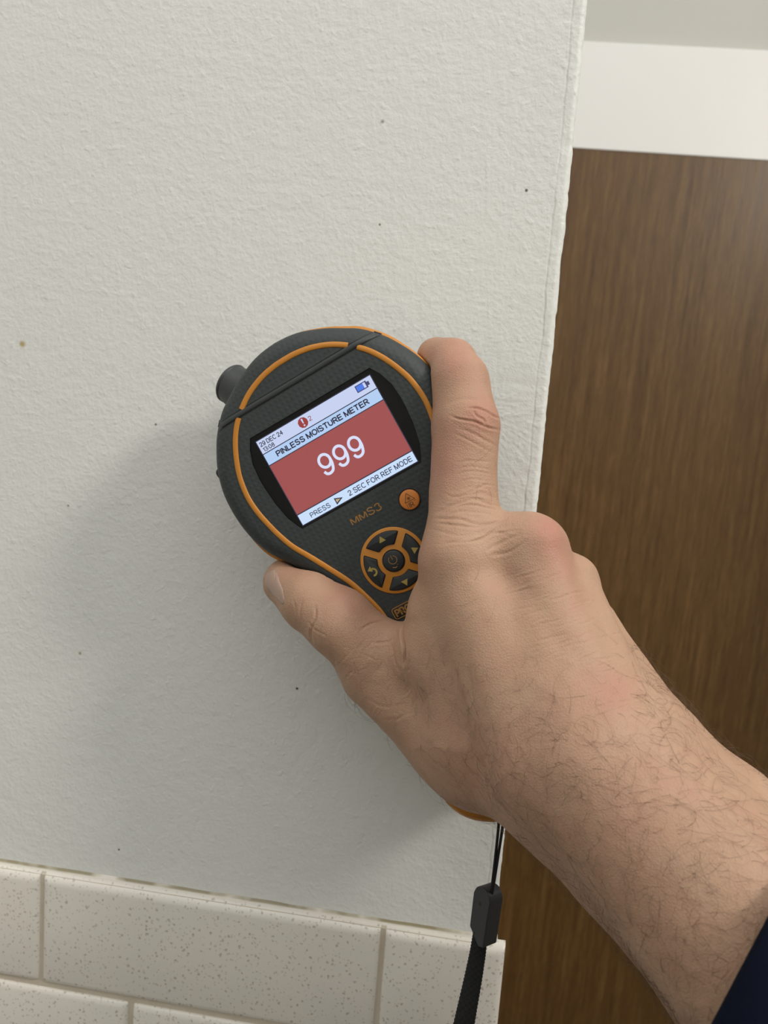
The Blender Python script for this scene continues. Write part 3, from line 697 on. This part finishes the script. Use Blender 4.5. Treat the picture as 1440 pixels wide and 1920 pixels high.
def surface_nets(f, lo, h):
    s = f < 0; nx, ny, nz_ = f.shape
    occ = np.zeros((nx-1, ny-1, nz_-1), np.int8)
    for i in (0, 1):
        for j in (0, 1):
            for k in (0, 1): occ += s[i:nx-1+i, j:ny-1+j, k:nz_-1+k]
    cells = np.argwhere((occ > 0) & (occ < 8)); idx = -np.ones(occ.shape, np.int64); idx[tuple(cells.T)] = np.arange(len(cells))
    acc = np.zeros((len(cells), 3)); cnt = np.zeros(len(cells))
    cor = [(i, j, k) for i in (0, 1) for j in (0, 1) for k in (0, 1)]
    for p in cor:
        for ax in range(3):
            if p[ax]: continue
            q_ = list(p); q_[ax] = 1
            fa = f[tuple((cells+p).T)]; fb = f[tuple((cells+q_).T)]; m = (fa < 0) != (fb < 0)
            t = np.where(m, fa/np.where(m, fa-fb, 1), 0)
            pos = np.array(p, float)[None]+np.zeros((len(cells), 3)); pos[:, ax] += t
            acc[m] += pos[m]; cnt[m] += 1
    V_ = lo+h*(cells+acc/cnt[:, None]); F_ = []
    for ax in range(3):
        b_, c_ = (ax+1) % 3, (ax+2) % 3
        sl0 = [slice(None)]*3; sl1 = [slice(None)]*3; sl0[ax] = slice(0, -1); sl1[ax] = slice(1, None)
        a0, a1 = s[tuple(sl0)], s[tuple(sl1)]; e = np.argwhere(a0 != a1)
        e = e[(e[:, b_] > 0) & (e[:, c_] > 0) & (e[:, b_] < f.shape[b_]-1) & (e[:, c_] < f.shape[c_]-1)]
        fl = a0[tuple(e.T)]
        def g(db, dc):
            q_ = e.copy(); q_[:, b_] -= db; q_[:, c_] -= dc; return idx[tuple(q_.T)]
        Q = np.stack([g(1, 1), g(0, 1), g(0, 0), g(1, 0)], 1); Q[~fl] = Q[~fl][:, ::-1]
        F_.append(Q)
    return V_, np.concatenate(F_)
def vnormals(V_, F_):
    a_ = V_[F_[:, 2]]-V_[F_[:, 0]]; b_ = V_[F_[:, 3]]-V_[F_[:, 1]]; n = np.cross(a_, b_); out = np.zeros_like(V_)
    for k in range(4):
        for c in range(3): out[:, c] += np.bincount(F_[:, k], n[:, c], len(V_))
    return out/np.maximum(np.linalg.norm(out, axis=1), 1e-12)[:, None]
def smooth(V_, F_, it, lam=0.5):
    e = np.concatenate([F_[:, [0, 1]], F_[:, [1, 2]], F_[:, [2, 3]], F_[:, [3, 0]]]); n = len(V_)
    deg = np.bincount(e[:, 0], minlength=n)+np.bincount(e[:, 1], minlength=n)
    for _ in range(it):
        A_ = np.stack([np.bincount(e[:, 0], V_[e[:, 1], c], n)+np.bincount(e[:, 1], V_[e[:, 0], c], n) for c in range(3)], 1)
        V_ = V_+lam*(A_/deg[:, None]-V_)
    return V_
def subdivide(V_, F_):
    e = np.concatenate([F_[:, [0, 1]], F_[:, [1, 2]], F_[:, [2, 3]], F_[:, [3, 0]]]); es = np.sort(e, 1)
    u, inv = np.unique(es[:, 0]*len(V_)+es[:, 1], return_inverse=True); nf, nv = len(F_), len(V_)
    mid = (V_[u//nv]+V_[u % nv])/2; fc = V_[F_].mean(1); E_ = nv+inv.reshape(4, nf).T; C_ = nv+len(mid)+np.arange(nf)
    Q = [np.stack([F_[:, k], E_[:, k], C_, E_[:, (k+3) % 4]], 1) for k in range(4)]
    return np.concatenate([V_, mid, fc]), np.concatenate(Q)
def snap(V_, F_, it=2):
    for _ in range(it):
        n = vnormals(V_, F_); f = sd_hand(V_); V_ = V_-n*np.clip(f, -0.002, 0.002)[:, None]*0.9
    return V_
allj = np.array([j for cs in CHM.values() for c in cs for j in c])
lo = (allj[:, :3]-allj[:, 3:]).min(0)-0.006; hi = (allj[:, :3]+allj[:, 3:]).max(0)+0.006
h = 0.0014; nn = np.ceil((hi-lo)/h).astype(int)
nn = ((nn+4)//4)*4
gx = [lo[k]+h*np.arange(nn[k]) for k in range(3)]
cg = np.stack(np.meshgrid(*[g_[::4]+1.5*h for g_ in gx], indexing='ij'), -1); cf = sd_hand(cg.reshape(-1, 3)).reshape(cg.shape[:3])
big = np.repeat(np.repeat(np.repeat(cf, 4, 0), 4, 1), 4, 2); act = np.abs(big) < h*6.5
ii = np.argwhere(act); big = big.astype(np.float64); big[tuple(ii.T)] = sd_hand(lo+h*ii)
V0, F0 = surface_nets(big, lo, h)
V0 = smooth(V0, F0, 3); V0 = snap(V0, F0, 2)
V1, F1 = subdivide(V0, F0); V1 = smooth(V1, F1, 1); V1 = snap(V1, F1, 1)
V2, F2 = subdivide(V1, F1); V2 = smooth(V2, F2, 3)

# skin relief: creases, tendons, knuckle folds
NR = vnormals(V2, F2); PX = to_px(V2); toc = CPOS-V2; toc /= np.linalg.norm(toc, axis=1)[:, None]; front = (NR*toc).sum(1)
def pl_dist(Q, pts):
    d = np.full(len(Q), 1e9)
    for (ax, ay), (bx, by) in zip(pts[:-1], pts[1:]):
        ex, ey = bx-ax, by-ay; t = np.clip(((Q[:, 0]-ax)*ex+(Q[:, 1]-ay)*ey)/(ex*ex+ey*ey), 0, 1)
        d = np.minimum(d, np.hypot(Q[:, 0]-ax-ex*t, Q[:, 1]-ay-ey*t))
    return d
def taper(Q, pts):
    p0, p1 = np.array(pts[0]), np.array(pts[-1]); L = np.linalg.norm(p1-p0); r = 0.22*L
    return np.clip(np.minimum(np.linalg.norm(Q-p0, axis=1), np.linalg.norm(Q-p1, axis=1))/r+0.15, 0, 1)
disp = np.zeros(len(V2)); red = np.zeros(len(V2)); fm = np.clip(front*3, 0, 1)
def crease(pts, w, dep, lips=0.45):
    pts = catmull(pts, 4) if len(pts) > 2 else np.array(pts, float)
    b0, b1 = pts.min(0)-w*6, pts.max(0)+w*6; m = np.where(((PX > b0) & (PX < b1)).all(1) & (front > -0.1))[0]
    if not len(m): return
    d = pl_dist(PX[m], pts); tp = taper(PX[m], pts)
    disp[m] += tp*fm[m]*dep*mm*(-np.exp(-(d/w)**2)+lips*np.exp(-((d-2.1*w)/(1.3*w))**2))
def ridge(pts, w, hgt):
    pts = catmull(pts, 4); b0, b1 = pts.min(0)-w*3, pts.max(0)+w*3; m = np.where(((PX > b0) & (PX < b1)).all(1) & (front > -0.1))[0]
    if len(m): disp[m] += np.clip(taper(PX[m], pts), 0, 1)*fm[m]*hgt*mm*np.exp(-(pl_dist(PX[m], pts)/w)**2)
def bump(px, py, r, hgt, r2=None):
    r2 = r2 or r
    global disp
    disp = disp+fm*hgt*mm*np.exp(-((PX[:, 0]-px)/r)**2-((PX[:, 1]-py)/r2)**2)
def blush(px, py, r, s, r2=None):
    r2 = r2 or r; global red
    red = red + s*np.exp(-((PX[:, 0]-px)/r)**2-((PX[:, 1]-py)/r2)**2)*np.clip(front*4+0.6, 0, 1)
#RELIEF-BEGIN
for c in ([(878, 766), (895, 766), (912, 772), (925, 780), (938, 785)], [(845, 780), (858, 785), (873, 788), (890, 791), (905, 798), (920, 803), (938, 806)]): crease(c, 2.0, 0.45, .25)
crease([(887, 772), (896, 782), (906, 787), (910, 797)], 2.0, 0.28)
crease([(840, 757), (868, 748), (900, 752)], 3.5, 0.12); crease([(860, 802), (885, 812), (930, 836)], 2.4, 0.16); crease([(850, 812), (880, 826), (925, 850)], 2.2, 0.12)
for k in range(7):
    y0 = 862+k*12+random.uniform(-3, 3); crease([(858+random.uniform(-8, 8), y0+6), (885, y0+2+random.uniform(-2, 2)), (926, y0+random.uniform(-3, 3)+8)], 1.8, 0.09)
for k in range(10):                                # fine folds across the base of the index finger
    y0 = 928+k*10+random.uniform(-4, 4); x0 = 815-k*2+random.uniform(0, 30); x1 = 935+k*6+random.uniform(-25, 10); n_ = 5
    crease([(x0+(x1-x0)*i/n_, y0+9*math.sin(i*1.1+k*0.8)+random.uniform(-3, 3)-4*i/n_*2) for i in range(n_+1)], random.uniform(1.8, 3.0), random.uniform(0.10, 0.24))
for c in ([(960, 985), (935, 990), (905, 1010), (880, 1015)], [(975, 1000), (945, 1015), (915, 1030)], [(985, 1015), (955, 1035), (925, 1040)]): crease(c, 3.0, 0.22)
ridge([(1010, 985), (1045, 1060), (1080, 1130), (1120, 1220), (1150, 1300)], 24, 0.65); ridge([(1085, 1045), (1120, 1120), (1160, 1200), (1195, 1280)], 20, 0.5)
ridge([(870, 1040), (915, 1130), (970, 1230), (1020, 1320)], 30, 0.35)
bump(1028, 1005, 30, 1.0); bump(1092, 1062, 26, .6); bump(1150, 1312, 42, .8)
crease([(880, 1092), (920, 1078), (975, 1105), (1030, 1170), (1070, 1240)], 26, 0.8, 0); crease([(1062, 1030), (1085, 1090), (1125, 1160), (1160, 1230)], 14, 0.5, 0)
ridge([(960, 1240), (1000, 1200), (1060, 1180), (1100, 1210)], 9, 0.12)
# thumb
crease([(568, 1124), (564, 1138), (563, 1152), (566, 1172)], 2.0, 0.26, .3); crease([(591, 1138), (592, 1158), (583, 1186), (586, 1206)], 2.2, 0.40, .3)
crease([(578, 1165), (590, 1180), (612, 1192)], 1.9, 0.18, .3); crease([(602, 1172), (600, 1190), (605, 1212)], 1.8, 0.16, .3); crease([(622, 1165), (618, 1185), (612, 1205)], 1.8, 0.12, .3)
crease([(550, 1125), (556, 1150), (557, 1170)], 1.8, 0.12)
crease([(676, 1182), (690, 1172), (706, 1166), (724, 1164)], 2.2, 0.26, .3); crease([(746, 1184), (738, 1196), (722, 1203), (700, 1206)], 2.4, 0.34, .3)
crease([(757, 1160), (752, 1188), (757, 1213), (757, 1246)], 2.3, 2.0, .05); crease([(752, 1178), (735, 1200), (722, 1235), (700, 1275)], 14, .4, 0)
crease([(735, 1210), (738, 1235), (748, 1260)], 2.4, 0.18, .3); crease([(706, 1215), (700, 1245), (705, 1275)], 2.2, 0.13, .3); crease([(690, 1195), (672, 1215), (660, 1240)], 2.2, 0.13, .3)
for k in range(46):
    x0 = 625+random.uniform(0, 150); y0 = 1190+random.uniform(0, 150)
    if (y0-1250)-(x0-640)*.85 > 20: continue
    q_ = random.uniform(1.1, 2.4) if random.random() < .7 else random.uniform(-.3, .5); L = random.uniform(14, 42)
    crease([(x0, y0), (x0+L*.5*math.cos(q_)+3, y0+L*.5*math.sin(q_)), (x0+L*math.cos(q_), y0+L*math.sin(q_))], 1.8, random.uniform(.05, .11), .3)
crease([(690, 1310), (720, 1325), (760, 1322)], 2.4, 0.10, .3); crease([(715, 1350), (745, 1348), (770, 1335)], 2.4, 0.10, .3)
# fine cross lines on the back of the hand and the wrist
for k in range(95):
    t = random.random(); cx_ = 960+t*230+random.uniform(-60, 60); cy_ = 1060+t*270+random.uniform(-30, 30); L = random.uniform(25, 70)
    crease([(cx_-L/2, cy_+8+random.uniform(-3, 3)), (cx_, cy_+random.uniform(-3, 3)), (cx_+L/2, cy_-8)], random.uniform(1.5, 2.3), random.uniform(0.05, 0.11))
for x, y, r, s, *r2 in ((905, 780, 40, .75), (845, 660, 45, .6), (832, 860, 48, .55, 80), (1025, 985, 32, .75), (1040, 1030, 34, .75), (1060, 1075, 26, .4), (1150, 1300, 38, .65), (1070, 1320, 60, .2), (640, 1120, 36, .45),
                   (545, 1062, 30, .4), (700, 1145, 40, .25), (870, 700, 40, .3), (1075, 1130, 24, .3), (900, 1440, 100, .22), (1180, 1520, 120, .2), (800, 1040, 40, .2)): blush(x, y, r, s, *r2)
#RELIEF-END
# a soft unevenness everywhere, and forearm lumps
lump = np.array([noise.noise(Vector(p)*70)*0.00035+noise.noise(Vector(p)*230+Vector((5, 1, 2)))*0.00010 for p in V1])
lump = np.concatenate([lump, np.zeros(len(V2)-len(V1))]); nv1 = len(V1)
e = np.concatenate([F1[:, [0, 1]], F1[:, [1, 2]], F1[:, [2, 3]], F1[:, [3, 0]]]); es = np.sort(e, 1); u_ = np.unique(es[:, 0]*nv1+es[:, 1])
lump[nv1:nv1+len(u_)] = (lump[u_//nv1]+lump[u_ % nv1])/2; lump[nv1+len(u_):] = lump[F1].mean(1)
keep = np.clip(sd_meter(V2)/0.0015, 0, 1)
V3 = V2+NR*((disp+lump)*keep)[:, None]

me = bpy.data.meshes.new('arm_and_hand'); nv, nf = len(V3), len(F2)
me.vertices.add(nv); me.vertices.foreach_set('co', (V3-PL).ravel())
me.loops.add(nf*4); me.loops.foreach_set('vertex_index', F2.ravel().astype(np.int32))
me.polygons.add(nf); me.polygons.foreach_set('loop_start', np.arange(0, nf*4, 4, dtype=np.int32)); me.polygons.foreach_set('loop_total', np.full(nf, 4, np.int32))
me.update(calc_edges=True); me.validate()
at_ = me.attributes.new('redness', 'FLOAT', 'POINT'); at_.data.foreach_set('value', np.clip(red, 0, 1).astype(np.float32))
a = N('skin'); v = a.obj()
c = a.mix(a.noise(v, 38, 3, .6), (0.425, 0.268, 0.178, 1), (0.375, 0.228, 0.147, 1))
c = a.mix(a.math('MULTIPLY', a.ramp(a.noise(v, 130, 3, .6), (.45, (0, 0, 0)), (.75, (1, 1, 1))), .30), c, (0.38, 0.19, 0.135, 1))
c = a.mix(a.math('MULTIPLY', a.ramp(a.noise(v, 62, 2, .5), (.55, (0, 0, 0)), (.8, (1, 1, 1))), .35), c, (0.48, 0.335, 0.225, 1))
at_n = a.n('ShaderNodeAttribute', attribute_name='redness')
c = a.mix(a.math('MULTIPLY', at_n.outputs['Fac'], .62), c, (0.40, 0.150, 0.115, 1))
vo = a.n('ShaderNodeTexVoronoi', feature='F1'); a.l(v, vo.inputs['Vector']); vo.inputs['Scale'].default_value = 190; spn = a.n('ShaderNodeSeparateColor'); a.l(vo.outputs['Color'], spn.inputs[0])
frk = a.math('MULTIPLY', a.ramp(vo.outputs['Distance'], (.05, (1, 1, 1)), (.14, (0, 0, 0))), a.math('LESS_THAN', spn.outputs[0], .05))
c = a.mix(a.math('MULTIPLY', frk, .55), c, (0.22, 0.10, 0.06, 1))
vo2 = a.n('ShaderNodeTexVoronoi', feature='DISTANCE_TO_EDGE'); a.l(v, vo2.inputs['Vector']); vo2.inputs['Scale'].default_value = 1150
hgt = a.math('ADD', a.math('MULTIPLY', a.math('MINIMUM', vo2.outputs['Distance'], .22), 1.6), a.math('MULTIPLY', a.noise(v, 420, 3, .6), .8))
a.set(Base_Color=c, Roughness=a.math('ADD', .46, a.math('MULTIPLY', a.noise(v, 300, 2), .2)), Normal=a.bump(hgt, .45, .00038))
a.b.inputs['Specular IOR Level'].default_value = .42
a.set(Subsurface_Weight=.18, Subsurface_Scale=.0035); a.b.inputs['Subsurface Radius'].default_value = (1.0, .42, .25)
arm = link('arm_and_hand', me, a.m, person, True)

# nearest-point lookup on the skin
KD = kdtree.KDTree(len(V1)); N1 = vnormals(V1, F1); P1 = to_px(V1); fr1 = ((CPOS-V1)*N1).sum(1)/np.linalg.norm(CPOS-V1, axis=1)
for i, p in enumerate(V1): KD.insert(p, i)
KD.balance()

# arm hair
WH = np.zeros(len(V1))
sx = (P1-[1060, 1330])@np.array([.62, .78]); sc_ = np.clip(sx/150+.35, 0, 1)
WH += sc_*np.clip(1.2-np.abs((P1-[1180, 1560])@np.array([.78, -.62]))/330, .25, 1)
WH += .85*np.exp(-((P1[:, 0]-840)/110)**2-((P1[:, 1]-1300)/95)**2)+.5*np.exp(-((P1[:, 0]-705)/50)**2-((P1[:, 1]-1285)/55)**2)
WH += .9*np.exp(-((P1[:, 0]-960)/120)**2-((P1[:, 1]-1400)/80)**2)+.9*np.exp(-((P1[:, 0]-1235)/45)**2-((P1[:, 1]-1290)/80)**2)
WH += .06*np.exp(-((P1[:, 0]-895)/30)**2-((P1[:, 1]-900)/60)**2)
WH *= (fr1 > -.35)*(P1[:, 0] < 1560)*(P1[:, 1] < 2020)
ar = (depth_at(1000, 1400, .09)/FPX)
pick = rng.choice(len(V1), 1700, replace=False, p=WH/WH.sum())
hv, hf = [], []
for i in pick:
    p = V1[i].copy(); n = N1[i]; near_sil = fr1[i] < .35
    base = rng.normal(0, 1)*0.9+(-0.35 if P1[i][0] > 1050 else 0.5)
    d = CR*math.cos(base)+CU*math.sin(base)*(1 if rng.random() < .75 else -1)
    if rng.random() < .35: d = -d
    d = d-n*(d@n); d /= np.linalg.norm(d)
    L = rng.uniform(.005, .019)*(1.0 if sx[i] > -60 else .7); ns = 10; st = L/ns; curl = rng.normal(0, .26)
    r0 = rng.uniform(.000020, .000042); hh = rng.uniform(.0003, .0009) if not near_sil else rng.uniform(.0008, .0028)
    pts = [p-n*.0003]
    for s_ in range(ns):
        q_ = p+d*st; _, j, _ = KD.find(q_); n = N1[j]; want = hh*math.sin(math.pi*min(1, (s_+1.5)/ns*.8)); q_ = q_-n*((q_-V1[j])@n)+n*want
        pts.append(q_); d = (q_-p)/max(1e-9, np.linalg.norm(q_-p)); d = d-n*(d@n); d /= max(1e-9, np.linalg.norm(d))
        b_ = np.cross(n, d); cu_ = curl+rng.normal(0, .10); d = d*math.cos(cu_)+b_*math.sin(cu_); p = q_
    o0 = len(hv)
    for s_, q_ in enumerate(pts):
        t = pts[min(s_+1, ns)]-pts[max(s_-1, 0)]; t /= max(1e-9, np.linalg.norm(t)); a_ = np.cross(t, [.3, .5, .8]); a_ /= np.linalg.norm(a_); b_ = np.cross(t, a_); r = r0*(1-.75*s_/ns)
        for k in range(3): hv.append(q_+r*(a_*math.cos(2.094*k)+b_*math.sin(2.094*k))-PL)
    for s_ in range(ns):
        for k in range(3): hf.append((o0+s_*3+k, o0+s_*3+(k+1) % 3, o0+s_*3+3+(k+1) % 3, o0+s_*3+3+k))
M_hair = plain('brown_body_hair', (0.105, 0.058, 0.034, 1), 0.45)
tag(mesh('arm_hair', hv, hf, M_hair, person, True), 'fine dark brown hairs', kind='stuff')

# thumbnail
nail_px = [(513, 1066), (503, 1073), (497, 1083), (498, 1097), (506, 1109), (518, 1121), (531, 1134), (533, 1120), (529, 1104), (524, 1088), (519, 1074)]
np_ = catmull(nail_px+[nail_px[0]], 5)[:-1]
cen = np_.mean(0); rs = []
def on_skin(px):
    m = np.where((np.abs(P1-px).max(1) < 14) & (fr1 > -.25))[0]
    if not len(m): m = np.where((np.abs(P1-px).max(1) < 30))[0]
    dd = ((P1[m]-px)**2).sum(1); k = m[np.argsort(dd)[:4]]; return V1[k].mean(0), N1[k].mean(0)/np.linalg.norm(N1[k].mean(0))
for sc2, lift in ((1.0, -.0004), (1.0, .00006), (.93, .00018), (.6, .00026), (.25, .00028)):
    row = []
    for q_ in np_:
        p, n = on_skin(cen+(q_-cen)*sc2); row.append(p+n*lift-PL)
    rs.append(row)
vs, fs = rings(rs, True, False, True)
a = N('thumbnail'); v = a.obj(); a.set(Base_Color=a.mix(a.noise(v, 150, 2), (.37, .255, .20, 1), (.33, .22, .17, 1)), Roughness=.3); a.set(Subsurface_Weight=.1, Subsurface_Scale=.002)
o = mesh('thumbnail', vs, fs, a.m, person, True); o['label'] = 'pale pink thumbnail'

# navy sleeve round the forearm
def ell(L, R, gl, gr, tf, tb, n=40):
    a3, b3 = at(*L, gl), at(*R, gr); c3 = (a3+b3)/2; ax = (b3-a3)/2; dp = CPOS-c3; dp -= ax*(dp@ax)/(ax@ax); dp /= np.linalg.norm(dp)
    return [c3+ax*math.cos(q_)+dp*(tf if math.sin(q_) > 0 else tb)*math.sin(q_) for q_ in np.linspace(0, 2*math.pi, n, endpoint=False)]
secs = [((1268, 2043), (1538, 1531), .102, .100, 0.0500, .040), ((1264, 2052), (1546, 1522), .102, .100, 0.0525, .043), ((1270, 2062), (1556, 1526), .103, .101, 0.0540, .044), ((1300, 2140), (1625, 1575), .108, .106, 0.0560, .046),
        ((1345, 2240), (1710, 1640), .114, .112, 0.0580, .048), ((1420, 2380), (1820, 1750), .122, .120, 0.0600, .050)]
outer = [ell(*s_) for s_ in secs]
for i, r in enumerate(outer):
    if i > 1:
        c3 = np.mean(r, 0)
        for k in range(len(r)): r[k] = r[k]+(r[k]-c3)/np.linalg.norm(r[k]-c3)*0.0016*nz(k*.5, i*1.3, 4)
inner = [[p+(np.mean(outer[0], 0)-p)*0.05 for p in outer[0]]]+[[p+(np.mean(outer[i], 0)-p)*0.05 for p in outer[i]] for i in (2, 3)]
rs = [[p-PL for p in r] for r in inner[::-1]+outer]
vs, fs = rings(rs, True, False, True)
a = N('navy_cotton'); v = a.obj(); a.set(Base_Color=a.mix(a.noise(v, 120, 3), (.0012, .0026, .0090, 1), (.0020, .0040, .0125, 1)), Roughness=.9, Normal=a.bump(a.noise(v, 1600, 2), .4, .0003)); a.b.inputs['Specular IOR Level'].default_value = .12
tag(mesh('sleeve', vs, fs, a.m, person, True), 'navy blue sleeve')

# unseen torso behind the camera, added to block ambient light; same navy cloth
tor = []
for z, w, dpt, cx_, cy_ in ((-1.22, .17, .11, .14, -.66), (-1.0, .19, .12, .14, -.66), (-.75, .19, .12, .14, -.66), (-.5, .215, .125, .14, -.64), (-.30, .23, .125, .14, -.63), (-.16, .215, .115, .14, -.63), (-.09, .14, .09, .14, -.63), (-.06, .07, .06, .14, -.63)):
    tor.append([np.array([cx_+w*math.cos(q_), cy_+dpt*math.sin(q_), z])-PL for q_ in np.linspace(0, 2*math.pi, 32, endpoint=False)])
vs, fs = rings(tor, True, True, True); tag(mesh('shirt', vs, fs, a.m, person, True), 'unseen navy blue shirt, added to block light')
